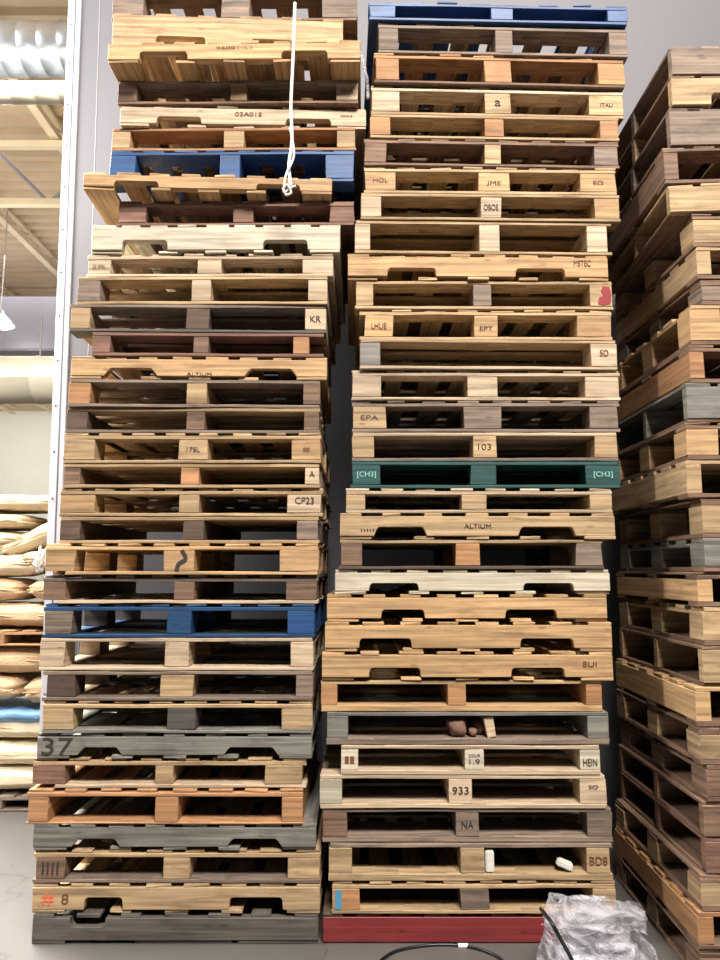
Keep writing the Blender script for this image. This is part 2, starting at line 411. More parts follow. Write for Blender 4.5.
# rows measured from the photograph: kind, x left, x right, top y (left), top y (right), spans, tone, options, look
Lrows = [
 ('B',112,357,-12,-14,[(112,144),(222,250),(322,357)],'brown',dict(deck='y',bt='taupe'),'brown wooden block'),
 ('N',112,343,19,11,[(155,205),(250,292)],'tan',dict(dy=.05,off=-.03,n=6),'tan notched-side'),
 ('N',108,360,42,39,[(139,188),(281,328)],'amber',dict(off=-.13,hn=.5,txt=[('46001-L1',-.0,.018,.014,.17,'brownink'),]),'thick amber pallet jutting forward,'),
 ('B',118,358,82,80,[(118,137),(231,247),(336,358)],'taupe',dict(bt=('brown','tan','pale'),bb='brown',txt=[('0EVA',2,.0,.022,.06,'brownink')]),'weathered three-runner'),
 ('N',120,366,105,104,[(156,201),(285,331)],'pale',dict(D=.9,dy=.03,txt=[('02A015',.02,.012,.02,.13,'brownink'),('SWKA',.42,.01,.012,.06,'brownink')]),'light yellow notched-side'),
 ('B',112,356,127,125,[(112,130),(224,244),(337,355)],'tan',dict(bt='tan',tt='orange'),'tan three-runner'),
 ('B',110,354,150,149,[(110,135),(220,240),(326,354)],'blue',dict(deck='y',),'bright blue painted'),
 ('N',83,332,177,171,[(113,158),(255,300)],'amber',dict(off=-.07,dy=.05,hn=.5),'light amber pallet jutting out left,'),
 ('B',119,354,200,199,[(119,146),(233,253),(330,354)],'redbrown',dict(deck='y'),'reddish brown three-runner'),
 ('N',92,340,225,224,[(122,168),(263,308)],'white',dict(n=9),'chalky white notched'),
 ('B',87,333,254,252,[(88,111),(198,221),(303,333)],'pale',dict(deck='y',bt='pale',txt=[('@ IPPC',0,0,.022,.06,'brownink')]),'pale block'),
 ('B',77,328,277,276,[(78,100),(192,211),(308,327)],'tan',dict(bt=('taupe','pale','pale')),'faded tan three-runner'),
 ('B',70,326,303,306,[(71,90),(186,209),(305,326)],'taupe',dict(bt=('tan','dark','pale'),bb='ash',txt=[('KR',2,0,.03,.05,'ink')]),'dusty grey-boarded'),
 ('B',92,324,331,334,[(92,110),(193,208),(293,309)],'redbrown',dict(bt=('redbrown','brown','orange')),'reddish brown pallet'),
 ('N',71,327,355,358,[(104,157),(244,297)],'amber',dict(hn=.46,sl=.022,txt=[('ALTIUM',.0,-.03,.016,.115,'ink')]),'honey-coloured notched-side'),
 ('B',68,320,378,381,[(68,90),(186,206),(303,320)],'taupe',dict(bt=('orange','tan','brown'),bb='taupe'),'grey-boarded'),
 ('B',66,320,407,408,[(66,87),(186,204),(304,319)],'tan',dict(bt=('dark','brown','brown'),bb='taupe'),'brown-runner'),
 ('B',64,321,433,433,[(64,95),(179,208),(292,322)],'tan',dict(deck='y',bt=('tan','tan','amber'),txt=[('17SL',1,0,.022,.06,'ink'),('##',2,0,.03,.03,'brownink')]),'tan block'),
 ('B',63,320,463,464,[(64,80),(181,199),(305,319)],'brown',dict(bt=('brown','orange','pale'),tt='tan',txt=[('A',2,.008,.03,.025,'ink')]),'narrow-runner'),
 ('B',60,323,488,488,[(60,95),(179,199),(288,321)],'tan',dict(deck='y',bt=('amber','tan','pale'),txt=[('CP23',2,.015,.03,.085,'ink')]),'tan pallet with stamped corner blocks,'),
 ('B',59,319,516,517,[(60,80),(183,204),(297,318)],'brown',dict(bt=('dark','dark','taupe'),tt='tan'),'dark brown three-runner'),
 ('B',45,318,544,543,[(46,75),(164,195),(279,318)],'amber',dict(deck='y',bt='amber',bl=.09),'bright amber block'),
 ('B',43,318,575,575,[(43,65),(174,194),(286,317)],'taupe',dict(deck='y',bt='brown',bb='pale',bl=.07),'grey-brown block'),
 ('B',43,315,604,604,[(45,72),(167,191),(287,315)],'navy',dict(deck='y',bt=('taupe','navy','blue')),'dark blue painted'),
 ('B',40,314,638,638,[(40,64),(165,189),(290,314)],'pale',dict(bt='pale'),'pale pine block'),
 ('B',42,313,671,671,[(46,75),(160,193),(296,313)],'taupe',dict(bt=('dark','tan','taupe')),'weathered brown and grey'),
 ('B',42,312,701,701,[(43,73),(167,196),(281,312)],'tan',dict(deck='y',bt=('tan','ash','tan'),bb='grey'),'tan block'),
 ('N',37,312,733,734,[(78,122),(224,278)],'grey',dict(n=7,sl=.018,txt=[('37',-.425,.0,.07,.135,'ink','painted_number')]),'silver-grey pallet numbered 37,'),
 ('B',32,306,758,760,[(33,65),(155,173),(265,302)],'tan',dict(deck='y',bt=('redbrown','tan','tan'),bb='pale',bl=.1),'loose-boarded tan'),
 ('B',27,303,789,789,[(28,48),(155,178),(282,303)],'orange',dict(deck='y',bt='orange',tt='orange',tbot=.01),'orange pine three-runner'),
 ('N',33,316,823,825,[(72,120),(227,282)],'grey',dict(n=8,sl=.018),'grey weathered notched-side'),
 ('B',33,320,850,851,[(36,65),(164,190),(287,320)],'taupe',dict(deck='y',bt=('brown','tan','tan'),tt='tan',bb='taupe',txt=[('IIII',0,0,.05,.07,'ink')]),'wide dull brown'),
 ('N',32,320,884,884,[(84,123),(229,283)],'tan',dict(hn=.55,txt=[('#',-.445,.0,.05,.05,'redink','sprayed_mark'),('8',-.385,.0,.04,.03,'brownink','painted_number')]),'tan pallet with red sprayed marks,'),
 ('N',32,318,914,914,[(69,105)],'ash',dict(flip=True,hn=.4,n=7),'bottommost dark grey'),
]
Mrows = [
 ('B',369,627,-3,8,[(370,395),(490,512),(607,627)],'blue',dict(deck='y',off=-.02),'bright blue painted'),
 ('B',378,627,20,31,[(379,398),(495,512),(609,627)],'taupe',dict(bt='taupe',deck='y',n=7,D=.95),'dull grey-brown'),
 ('B',374,624,50,62,[(376,399),(484,510),(598,624)],'orange',dict(deck='y',bt='orange',bb='brown'),'orange-brown block'),
 ('B',371,623,81,91,[(372,399),(484,510),(589,623)],'pale',dict(deck='y',bt=('pale','tan','tan'),bb='tan',txt=[('a',1,0,.03,.03,'ink'),('ITAU',2,.0,.02,.06,'ink')]),'yellow-pine block'),
 ('B',370,619,111,119,[(370,390),(484,503),(600,618)],'tan',dict(bt='orange'),'tan and orange three-runner'),
 ('B',364,619,135,143,[(365,386),(484,500),(594,617)],'brown',dict(deck='y',bt=('brown','tan','taupe')),'brown three-runner'),
 ('B',364,616,165,169,[(365,396),(478,509),(580,616)],'tan',dict(deck='y',bt='amber',txt=[('HOL',0,.005,.022,.07,'brownink'),('JME',1,-.008,.022,.07,'ink'),('SD',2,0,.02,.05,'brownink')]),'tan pallet with big stamped blocks,'),
 ('B',361,620,192,197,[(361,381),(480,501),(595,619)],'tan',dict(bt=('pale','pale','amber'),txt=[('OBOE',1,.0,.03,.07,'ink')]),'tan narrow-block'),
 ('B',355,612,219,224,[(355,370),(479,499),(587,607)],'tan',dict(bt='pale'),'thin-boarded pale'),
 ('N',348,608,253,256,[(387,436),(515,565)],'amber',dict(txt=[('MSTEC',.4,.02,.03,.08,'brownink')]),'yellow notched-side'),
 ('B',355,613,279,281,[(356,373),(473,491),(590,612)],'tan',dict(bt=('tan','taupe','crimson') if False else ('tan','taupe','tan'),),'tan pallet with a red-marked right corner,'),
 ('B',359,612,308,309,[(365,393),(474,498),(577,611)],'tan',dict(deck='y',bt='amber',txt=[('LHUE',0,0,.03,.07,'brownink'),('EPT',1,-.01,.02,.06,'ink')]),'amber block'),
 ('B',360,617,338,341,[(360,380),None,(591,617)],'tan',dict(bt=('grey','tan','pale'),tt='tan',bb='pale',txt=[('SD',2,.01,.03,.04,'brownink')]),'open-fronted'),
 ('B',352,620,369,370,[(353,381),(467,498),(586,619)],'pale',dict(deck='y',bt='pale'),'pale yellow block'),
 ('B',352,620,400,400,[(353,386),(464,501),(590,618)],'taupe',dict(deck='y',bt=('tan','taupe','taupe'),txt=[('EPA',0,0,.022,.08,'ink')]),'grey wide-block'),
 ('B',352,618,432,432,[(352,374),(473,496),(595,618)],'pale',dict(bt='tan',bb='taupe',txt=[('103',1,.0,.028,.06,'ink')]),'thin-boarded tan pallet stamped 103,'),
 ('B',351,620,461,461,[(352,381),(471,496),(586,620)],'green',dict(bb='green',txt=[('[CH3]',0,0,.03,.085,'mint'),('[CH3]',2,0,.03,.085,'mint')]),'dark green painted'),
 ('B',346,612,488,488,[(346,365),(462,486),(590,612)],'pale',dict(deck='y',bt='tan',tt='pale'),'pale-topped tan'),
 ('N',340,615,513,513,[(374,427),(518,576)],'tan',dict(n=7,hn=.46,sl=.014,txt=[('ALTIUM',.0,.0,.02,.12,'ink'),('IIIII',-.4,-.018,.01,.06,'ink')]),'smooth tan notched-side pallet with black lettering,'),
 ('B',339,604,540,539,[(341,362),(456,480),(576,602)],'brown',dict(bt=('brown','orange','taupe'),bb='dark',tt='tan'),'dark-fronted brown'),
 ('N',335,610,569,570,[(369,419),(523,574)],'white',dict(),'whitest notched-side'),
 ('N',327,607,594,595,[(381,425),(505,557)],'amber',dict(),'amber notched-side'),
 ('N',325,612,621,623,[(359,412),(520,574)],'amber',dict(),'rough yellow notched-side'),
 ('N',322,613,651,652,[(369,421),(511,565)],'amber',dict(txt=[('EUI',.42,.01,.022,.06,'brownink')]),'lowest yellow notched-side'),
 ('B',321,602,680,681,[(321,337),(448,466),(586,603)],'orange',dict(tt='tan',bb='amber',tbot=.028),'orange-brown three-runner'),
 ('B',327,609,711,713,[(327,348),None,(588,609)],'grey',dict(bb='taupe',tbot=.026),'dark grey pallet with wedged wood scraps,'),
 ('B',341,600,743,747,[(341,358),(465,484),(580,600)],'pale',dict(bt='white',bb='pale',tbot=.02,txt=[('--',0,0,.03,.04,'brownink'),('COUR',1,.018,.012,.05,'ink'),('1.9',1,-.008,.022,.045,'ink'),('HEIN',2,-.01,.03,.06,'ink')]),'narrow whitish'),
 ('B',320,606,773,777,[(320,342),(449,472),(581,606)],'pale',dict(bt=('white','pale','pale'),tbot=.02,txt=[('933',1,.005,.03,.07,'ink'),('SO',2,.02,.015,.04,'ink')]),'pale thick-boarded pallet stamped 933,'),
 ('B',322,612,808,810,[(323,347),(456,479),(588,612)],'taupe',dict(bt=('brown','taupe','taupe'),tbot=.024,txt=[('NA',1,0,.03,.05,'ink')]),'grey-brown three-runner'),
 ('B',329,613,842,845,[(329,352),(461,485),(587,610)],'taupe',dict(bt=('tan','tan','tan'),bb='tan',tbot=.03,txt=[('BD8',2,.0,.035,.075,'brownink')]),'tan pallet holding pieces of white foam,'),
 ('B',332,616,881,881,[(333,360),(461,489),(593,616)],'tan',dict(deck='y',bt=('orange','taupe','tan'),txt=[]),'tan pallet with a blue paint stripe,'),
 ('S',323,616,914,914,[],'red',dict(tt='dark',n=9),'bottommost red painted'),
]
ORD = {1:'directly', 2:'second', 3:'third', 4:'fourth', 5:'fifth', 6:'sixth', 7:'seventh', 8:'eighth', 9:'ninth', 10:'tenth'}
def place(rows, Yf, marks, sname, group):
    """marks: row -> how one finds that pallet"""
    mids = []
    for r in rows:
        off = r[7].get('off', 0)
        yt = (r[3]+r[4])/2
        mids.append(bp((r[1]+r[2])/2, yt, Yf+off).z)
    roots = []
    for i in range(len(rows)-1, -1, -1):
        kind, xl, xr, yl, yr, spans, tone, o, look = rows[i]
        o = dict(o)
        ztop = mids[i]; zbot = mids[i+1] if i+1 < len(rows) else 0
        off = o.get('off', random.uniform(-.012, .012))
        # right-hand end farther away when its row drops towards the horizon
        dy = o.get('dy', 0)
        if not dy:
            h = 570-(yl+yr)/2
            if h > 120: dy = max(-.03, min(.05, (yr-yl)/h*Yf*.55))
        Y0 = Yf+off; zc = (ztop+zbot)/2
        ymid = 480 - F*(-Y0*sp+(zc-H)*cp)/(Y0*cp+(zc-H)*sp)
        A = bp(xl, ymid, Y0-dy/2); B = bp(xr, ymid, Y0+dy/2)
        W = math.hypot(B.x-A.x, dy); yaw = math.atan2(dy, B.x-A.x)
        f = lambda x: (x-xl)/(xr-xl)*W-W/2
        sps = [None if s is None else (max(-W/2, f(s[0])), min(W/2, f(s[1]))) for s in spans]
        loc = ((A.x+B.x)/2, Y0, zbot)
        rt = pallet('pallet', loc, yaw, W, ztop-zbot, kind, tone, sps, o)
        k = min(marks, key=lambda q: (abs(q-i), q)); d = i-k
        if d == 0: lab = f'{look} {"pallet " if "pallet" not in look else ""}{marks[k][1]}'
        else:
            pos = ('directly ' if abs(d) == 1 else ORD[abs(d)]+' ')+('below' if d > 0 else 'above')
            lab = f'{look} {"pallet " if "pallet" not in look else ""}{pos} the {marks[k][0]}'
        lab = ' '.join(lab.split())
        if sname not in lab: lab = lab+' '+sname
        tag(rt, lab, 'pallet', group)
        roots.insert(0, rt)
    return roots
Lm = {0: ('top pallet', 'cut off by the picture top'), 2:('thick jutting pallet', 'near the top'), 6: ('upper blue pallet', 'near the top'), 9: ('chalky white pallet', 'some way under the blue one'),
      14: ('honey-coloured lettered pallet', 'with black lettering midway up'), 19:('stamped-block pallet',''), 23: ('dark blue pallet', 'in the lower half'), 27: ('grey pallet numbered 37', ''), 31: ('wide dull brown pallet', 'third from the floor'), 33: ('bottom pallet', 'standing on the floor')}
Mm = {0: ('top blue pallet', 'on the very top'), 9: ('upper notched pallet', 'above the middle'), 16: ('green pallet', 'at mid height'), 20: ('white notched pallet', 'just below mid height'),
      25: ('pallet with wood scraps', ''), 27: ('pallet stamped 933', ''), 31: ('red bottom pallet', 'standing on the floor')}
YS = 3.15
Lroots = place(Lrows, YS, Lm, 'in left stack', 'pallets in the left stack')
Mroots = place(Mrows, YS, Mm, 'in middle stack', 'pallets in the middle stack')

# blue stripe on a corner block, black smear on another
def part_box(name, parent, x0, x1, y0, y1, z0, z1, mat, label=None):
    o = simple(name, lambda bm: bbox(bm, x0, x1, y0, y1, z0, z1), mat, parent)
    if label: o['label'] = label
    return o
p30 = Mroots[30]; blk = [c for c in p30.children if c.name.startswith('block')]
if blk:
    b0 = min(blk, key=lambda c: min((v.co.x+3*v.co.y for v in c.data.vertices)))
    xs = [v.co.x for v in b0.data.vertices]; zs = [v.co.z for v in b0.data.vertices]
    part_box('paint_stripe', b0, min(xs)+.012, min(xs)+.04, -.003, .002, min(zs)+.003, max(zs)-.003, M['skyink'], 'light blue paint stripe')
p10 = Mroots[10]; b0 = max([c for c in p10.children if c.name.startswith(('block', 'stringer'))], key=lambda c: max(v.co.x-2*v.co.y for v in c.data.vertices))
def patch(bm):
    xs = [v.co.x for v in b0.data.vertices]; zs = [v.co.z for v in b0.data.vertices]; x0, x1, z0, z1 = min(xs), max(xs), min(zs), max(zs)
    P = [(.35, .1), (.6, .04), (.9, .12), (.96, .5), (.88, .9), (.6, .95), (.5, .7), (.62, .5), (.42, .42)]
    A = [bm.verts.new((x0+(x1-x0)*u, -.0032, z0+(z1-z0)*w)) for u, w in P]; B = [bm.verts.new((v.co.x, .001, v.co.z)) for v in A]
    bm.faces.new(A); bm.faces.new(B[::-1])
    for i in range(len(P)): bm.faces.new((A[i], B[i], B[(i+1) % len(P)], A[(i+1) % len(P)]))
simple('paint_patch', patch, M['crimson'], b0)['label'] = 'crimson paint patch'
p21 = Lroots[21]; blk = [c for c in p21.children if c.name.startswith('block')]
mid = min(blk, key=lambda c: abs(sum(v.co.x for v in c.data.vertices)/len(c.data.vertices)+.06)+3*min(v.co.y for v in c.data.vertices))
xs = [v.co.x for v in mid.data.vertices]; zs = [v.co.z for v in mid.data.vertices]
def smear(bm):
    cx = (min(xs)+max(xs))/2; zz = [max(zs), (max(zs)*.6+min(zs)*.4), (max(zs)*.35+min(zs)*.65), min(zs)]
    tube(bm, spline([(cx+.01, -.0, zz[0]), (cx+.028, -.0, zz[1]), (cx-.002, -.0, zz[2]), (cx-.012, 0, zz[3])], 6), [.010]*19, 6)
    for v in bm.verts: v.co.y = -.003 if v.co.y < 0 else .001
simple('black_smear', smear, M['ink'], mid)

# ------------------------------------------------------------- right stack
YR = 2.85
Rrows = [ # x of the near left corner, top y, kind, tone, yaw deg
 (672,45,'S','taupe',2),(672,75,'N','tan',1),(670,108,'S','taupe',0),(664,146,'B','brown',-2),(670,184,'S','tan',-4),
 (693,213,'B','tan',3),(697,247,'B','tan',4),(702,279,'B','taupe',5),(690,305,'B','amber',2),(690,345,'B','orange',2),
 (687,383,'N','grey',1),(687,422,'B','amber',1),(687,460,'B','tan',1),(702,498,'B','tan',3),(704,538,'B','grey',3),
 (698,572,'B','amber',2),(704,607,'B','tan',3),(703,646,'N','tan',2),(696,687,'B','amber',1),(700,727,'B','tan',2),
 (706,765,'B','brown',2),(704,802,'S','brown',2),(706,838,'S','redbrown',2),(701,875,'B','tan',2),(698,912,'B','orange',1),(700,950,'B','brown',1)]
zs_ = [bp(r[0], r[1], YR).z for r in Rrows]+[0]
rlook = {'taupe':'grey-brown','tan':'tan','brown':'brown','amber':'amber','orange':'orange-brown','grey':'greenish grey','redbrown':'reddish brown'}
rk = {'S':'solid-sided','N':'notched-side','B':'block-cornered'}
nums = ['topmost','second','third','fourth','fifth','sixth','seventh','eighth','ninth','tenth','eleventh','twelfth','thirteenth','thirteenth','twelfth','eleventh','tenth','ninth','eighth','seventh','sixth','fifth','fourth','third','second','lowest']
for i in range(len(Rrows)-1, -1, -1):
    xf, yt, kind, tone, yw = Rrows[i]; zt, zb = zs_[i], zs_[i+1]
    A = bp(xf, yt+18, YR); W = 1.05; yaw = R(yw*.5-1.5); D = .92
    wide = i % 3 != 0
    w = .13 if wide else .06
    spans = {'B': [(-W/2, -W/2+w), (-w/2, w/2), (W/2-w, W/2)], 'N': [(-W/2+.17, -W/2+.38), (W/2-.38, W/2-.17)], 'S': []}[kind]
    loc = (A.x+W/2*math.cos(yaw), YR+W/2*math.sin(yaw), zb)
    rt = pallet('pallet', loc, yaw, W, zt-zb, kind, tone, spans, dict(D=D, deck='y' if i % 2 else 'x', tt='brown' if i % 2 else tone, bb='brown', tbot=.02))
    half = 'from the top' if i < 13 else 'from the floor'
    nm = nums[i]
    lab = f'{rlook[tone]} {rk[kind]} pallet, {nm} {half if nm not in ("topmost","lowest") else ""} in the cropped right-hand stack'
    tag(rt, ' '.join(lab.split()), 'pallet', 'pallets in the right stack')

# ------------------------------------------------- setting: floor and walls
def rect_obj(name, x0, x1, y0, y1, z0, z1, mat, bev=0):
    o = simple(name, lambda bm: bbox(bm, x0, x1, y0, y1, z0, z1, bev), mat); o['kind'] = 'structure'; return o
rect_obj('floor', -22, 8, -5, 32, -.1, 0, M['floor'])
YW = 4.42
e1 = bp(74, 75, YW).x; e0 = bp(56, 545, YW).x; ex = (e0+e1)/2
print('edge', e0, e1)
pt, pb = bp(74, 75, YW), bp(56, 545, YW)
kx = (pt.x-pb.x)/(pt.z-pb.z); ex = pb.x-kx*pb.z
def wall(bm):
    q = [(ex, 0), (8, 0), (8, 8.85), (ex+kx*8.85, 8.85)]
    A = [bm.verts.new((x, YW, z)) for x, z in q]; B = [bm.verts.new((x, YW+.14, z)) for x, z in q]
    bm.faces.new(A); bm.faces.new(B[::-1])
    for i in range(4): bm.faces.new((A[i], B[i], B[(i+1) % 4], A[(i+1) % 4]))
w_ = simple('wall_back', wall, M['wall']); w_['kind'] = 'structure'
rect_obj('wall_far', -22, 8, 31.8, 32, 0, 8.85, M['far'])
rect_obj('wall_left', -22.2, -22, -5, 32, 0, 8.85, M['far'])
def shear(o):
    for v in o.data.vertices: v.co.x += kx*v.co.z
    return o
t1 = shear(rect_obj('trim_1', ex-.055, ex+.035, YW-.012, YW+.152, 0, 8.8, M['trimm'], .004))
def seam(bm): bbox(bm, ex-.006, ex+.002, YW-.0145, YW-.0115, 0, 8.8)
s_ = shear(simple('trim_2', seam, M['groove'])); s_['kind'] = 'structure'
def rivets(bm):
    for k in range(28):
        bmesh.ops.create_icosphere(bm, subdivisions=1, radius=.007, matrix=Matrix.Translation((ex-.03, YW-.014, .2+k*.3)))
s_ = shear(simple('rivets', rivets, M['groove'], t1))
# a joint between two wall panels
s_ = shear(simple('trim_3', lambda bm: bbox(bm, ex+.16, ex+.164, YW-.002, YW+.001, 0, 8.8), M['housing'])); s_['kind'] = 'structure'
# corrugated roof deck
HZ = H+7.3
def deck(bm):
    y = 4.6; P = []
    while y < 32:
        P += [(y, 0), (y+.14, 0), (y+.18, .1), (y+.28, .1)]; y += .32
    for (a, za), (b, zb) in zip(P, P[1:]):
        v = [bm.verts.new(q) for q in ((-22, a, HZ+za), (8, a, HZ+za), (8, b, HZ+zb), (-22, b, HZ+zb))]; bm.faces.new(v)
c_ = simple('ceiling', deck, M['deck']); c_['kind'] = 'structure'

# roof joists running back from the camera
jl = ['nearest the wall edge at the top', 'second from the wall edge', 'third from the wall edge', 'fourth from the wall edge', 'farthest left']
for k, (px, py) in enumerate([(40, 118), (40, 258), (30, 320), (30, 401), (26, 420)]):
    hh = HZ-.35-H
    v = bp(px, py, 10); d = (v-Vector((0, 0, H))); x = d.x/d.z*hh
    z = HZ-.35
    r = empty('roof_joist', (x, 5, z))
    tag(r, f'cream steel open-web roof joist, {jl[k]}', 'roof beam', 'roof joists')
    L_ = 26
    simple('bottom_chord', lambda bm: bbox(bm, -.07, .07, 0, L_, 0, .09), M['steel'], r)
    simple('top_chord', lambda bm: bbox(bm, -.05, .05, 0, L_, .29, .345), M['steel'], r)
    def web(bm):
        n = 44
        for q in range(n):
            y0, y1 = q*L_/n, (q+1)*L_/n
            tube(bm, [(0, y0, .08 if q % 2 else .3), (0, y1, .3 if q % 2 else .08)], .016, 5)
    simple('web', web, M['steel'], r)
# girders across
for k, (Y, zt, zb, lab) in enumerate([(10.6, HZ-.4, HZ-1.5, 'pale steel lattice girder crossing under the roof, nearer one'), (17.5, HZ-.4, HZ-1.5, 'pale steel lattice girder crossing under the roof, farther one')]):
    r = empty('roof_girder', (-12, Y, zb)); tag(r, lab, 'roof beam', 'roof girders'); hh = zt-zb
    simple('top_chord', lambda bm: bbox(bm, -10, 10, -.06, .06, hh-.1, hh), M['steel'], r)
    simple('bottom_chord', lambda bm: bbox(bm, -10, 10, -.06, .06, 0, .1), M['steel'], r)
    def web(bm):
        for q in range(20):
            tube(bm, [(-10+q, 0, .05 if q % 2 else hh-.05), (-9+q, 0, hh-.05 if q % 2 else .05)], .03, 6)
    simple('web', web, M['greybox'], r)
# ducts
def duct(name, y_top, y_bot, rad, mat, label, ribs):
    b1, b2 = (480-y_top)/F, (480-y_bot)/F
    e1_, e2_ = math.atan(b1)+PITCH, math.atan(b2)+PITCH
    ec = (e1_+e2_)/2; s = rad/math.sin((e1_-e2_)/2)
    Y, Z = s*math.cos(ec), H+s*math.sin(ec)
    print(name, Y, Z)
    def g(bm):
        pts, rs = [], []
        x = -20
        while x < 1:
            for dx, q in ((0, 1), (ribs*.44, 1), (ribs*.47, 1.025), (ribs*.5, 1.025), (ribs*.53, 1)):
                pts.append((x+dx, 0, 0)); rs.append(rad*q)
            x += ribs
        tube(bm, pts, rs, 28)
    o = simple(name, g, mat, smooth=True); o.location = (0, Y, Z)
    tag(o, label, 'duct')
    return o, Y, Z
duct('spiral_duct', 20, 78, .3, M['duct'], 'shiny galvanised round air duct high at the upper left', .24)
duct('round_duct', 81, 105, .11, M['ductc'], 'small cream round duct just under the shiny galvanised one', .25)
d2, Y2, Z2 = duct('round_duct', 356, 404, .42, M['ductc'], 'cream round air duct lower down, left of the wall edge', .7)
hg = simple('hanger_rod', lambda bm: tube(bm, [(bp(44, 380, Y2).x, -.2, .3), (bp(44, 380, Y2).x, -.2, 1.1)], .012, 6), M['housing'], d2)
# large grey box put in for a band of grey-violet haze
a = bp(-60, 296, 14); b = bp(50, 350, 14)
o = simple('haze_box', lambda bm: bbox(bm, -18, 0, 14, 15.5, b.z, a.z, .03), M['greybox']); tag(o, 'lavender-grey box added for the haze above the cream round duct', 'duct')
# high-bay lamp
p = bp(0, 325, 13.2)
r = empty('high_bay_lamp', p); tag(r, 'glowing high-bay lamp hanging at the left picture edge', 'ceiling lamp')
def bell(bm):
    tube(bm, [(0, 0, .3), (0, 0, .22), (0, 0, .1), (0, 0, 0)], [.05, .08, .2, .27], 20)
simple('reflector', bell, M['housing'], r); simple('lens', lambda bm: tube(bm, [(0, 0, -.03), (0, 0, .0)], [.2, .26], 20), M['lamp'], r)
simple('cord', lambda bm: tube(bm, [(0, 0, .3), (0, 0, HZ-p.z)], .01, 5), M['housing'], r)

# ------------------------------------------------------------ sacks, left
def sack(cx, cy, w, h, tilt, Y, mat, label, dep=.5, seamx=True):
    c = bp(cx, cy, Y); c.y += dep*.5; s = 1/ (F/ (Y*1.0))
    W_, H_ = w*s, h*s*.88
    def g(bm):
        bmesh.ops.create_cube(bm, size=2)
        bmesh.ops.subdivide_edges(bm, edges=bm.edges[:], cuts=11, use_grid_fill=True)
        sd = random.uniform(0, 99)
        for v in bm.verts:
            x, y, z = v.co
            nx, ny = abs(x), abs(y)
            th = (max(0, 1-nx**4)**.5)*(max(0, 1-ny**4)**.5)
            zz = z*(.3+.7*th)
            xx = x*(1-.06*(1-abs(z)))*(1-.08*ny**3); yy = y*(1-.07*nx**3)
            q = Vector((xx*W_/2, yy*dep/2, zz*H_/2))
            n_ = noise.noise(q*7+Vector((sd, 0, 0)))*.014+noise.noise(q*19+Vector((0, sd, 0)))*.006
            q += Vector((x, y, z)).normalized()*n_
            v.co = q
    o = simple('coffee_sack' if False else 'sack', g, mat, smooth=True)
    o.location = c; o.rotation_euler = (0, -R(tilt), random.uniform(-.06, .06))
    tag(o, label, 'sack', 'sacks piled on pallets behind the wall edge')
    def sm(bm):
        pts = [(W_/2*(-.92+1.84*k/16), -dep/2*1.0+.004-.004*math.sin(k), math.sin(k*2)*.004) for k in range(17)]
        tube(bm, pts, .005, 5)
    if seamx: simple('seam', sm, M['seam'], o, True)
    return o
SY = 4.78
defs = [
 (12,501,126,19,0,'burlap2','pale sack on the very top of the pile'),
 (-22,521,100,17,1,'burlap2','flat folded sack under the left of the top one'),
 (-24,539,96,17,1,'burlap2','flat sack third from the top at the left picture edge'),
 (44,533,100,24,22,'burlap2','sack slumped at a slant near the top of the pile'),
 (62,556,90,20,4,'burlap2','small sack beside the white plastic scrap'),
 (-18,566,112,27,3,'burlap2','plump sack under the slanting one'),
 (-32,590,104,27,0,'burlap','tan sack with its end meeting a tied one'),
 (66,590,84,26,0,'burlap','tied sack right of the meeting point, by the stack'),
 (8,616,124,26,0,'burlap','tan sack lying on the upper orange pallet'),
 (-8,661,118,30,0,'burlap','brown sack just under the upper orange pallet'),
 (-30,690,96,28,0,'burlap','brown sack above the blue sheet, at the picture edge'),
 (68,690,96,32,4,'burlap','rounded brown sack above the blue sheet, beside the wall edge'),
 (8,728,128,27,0,'cream','cream sack directly below the blue sheet'),
 (8,755,130,27,0,'cream','cream sack in the middle of the bottom tier'),
 (8,780,130,25,0,'cream','cream sack lying on the lowest pallet'),
]
for d in defs: sack(d[0], d[1], d[2], d[3], d[4], SY, M[d[5]], d[6], .5)
bs = bp(5, 711, SY)
def sheet(bm):
    nx, ny = 30, 10; g = {}
    for i in range(nx+1):
        for j in range(ny+1):
            x = -.5+i/nx; y = -.02+j/ny*.5
            g[i, j] = bm.verts.new((x, y, .012*noise.noise(Vector((x*9, y*9, 0)))+(-.045 if j == 0 else 0)))
    for i in range(nx):
        for j in range(ny): bm.faces.new((g[i, j], g[i+1, j], g[i+1, j+1], g[i, j+1]))
    r_ = bmesh.ops.solidify(bm, geom=bm.faces[:], thickness=.012)
o = simple('plastic_sheet', sheet, M['bluesheet'], smooth=True); o.location = bs; tag(o, 'pale blue plastic sheet draped over the cream sacks', 'plastic sheet')
for (yt, yb, lab, tone) in [(630, 646, 'orange pallet carrying the upper sacks behind the wall edge', 'orange'), (795, 812, 'pale pallet on the floor under the sacks', 'taupe')]:
    z1 = bp(10, yt, SY).z; z0 = bp(10, yb, SY).z if yb < 700 else 0.0
    X0 = bp(-70, 700, SY).x; W = 1.1
    xr = bp(58, yt, SY).x
    rt = pallet('pallet', (xr-W/2+.15, SY-.02, z0), 0, W, z1-z0, 'B', tone, [(-W/2, -W/2+.1), (-.05, .05), (W/2-.1, W/2)], dict(deck='y', D=.6))
    tag(rt, lab, 'pallet', 'pallets under the sacks')
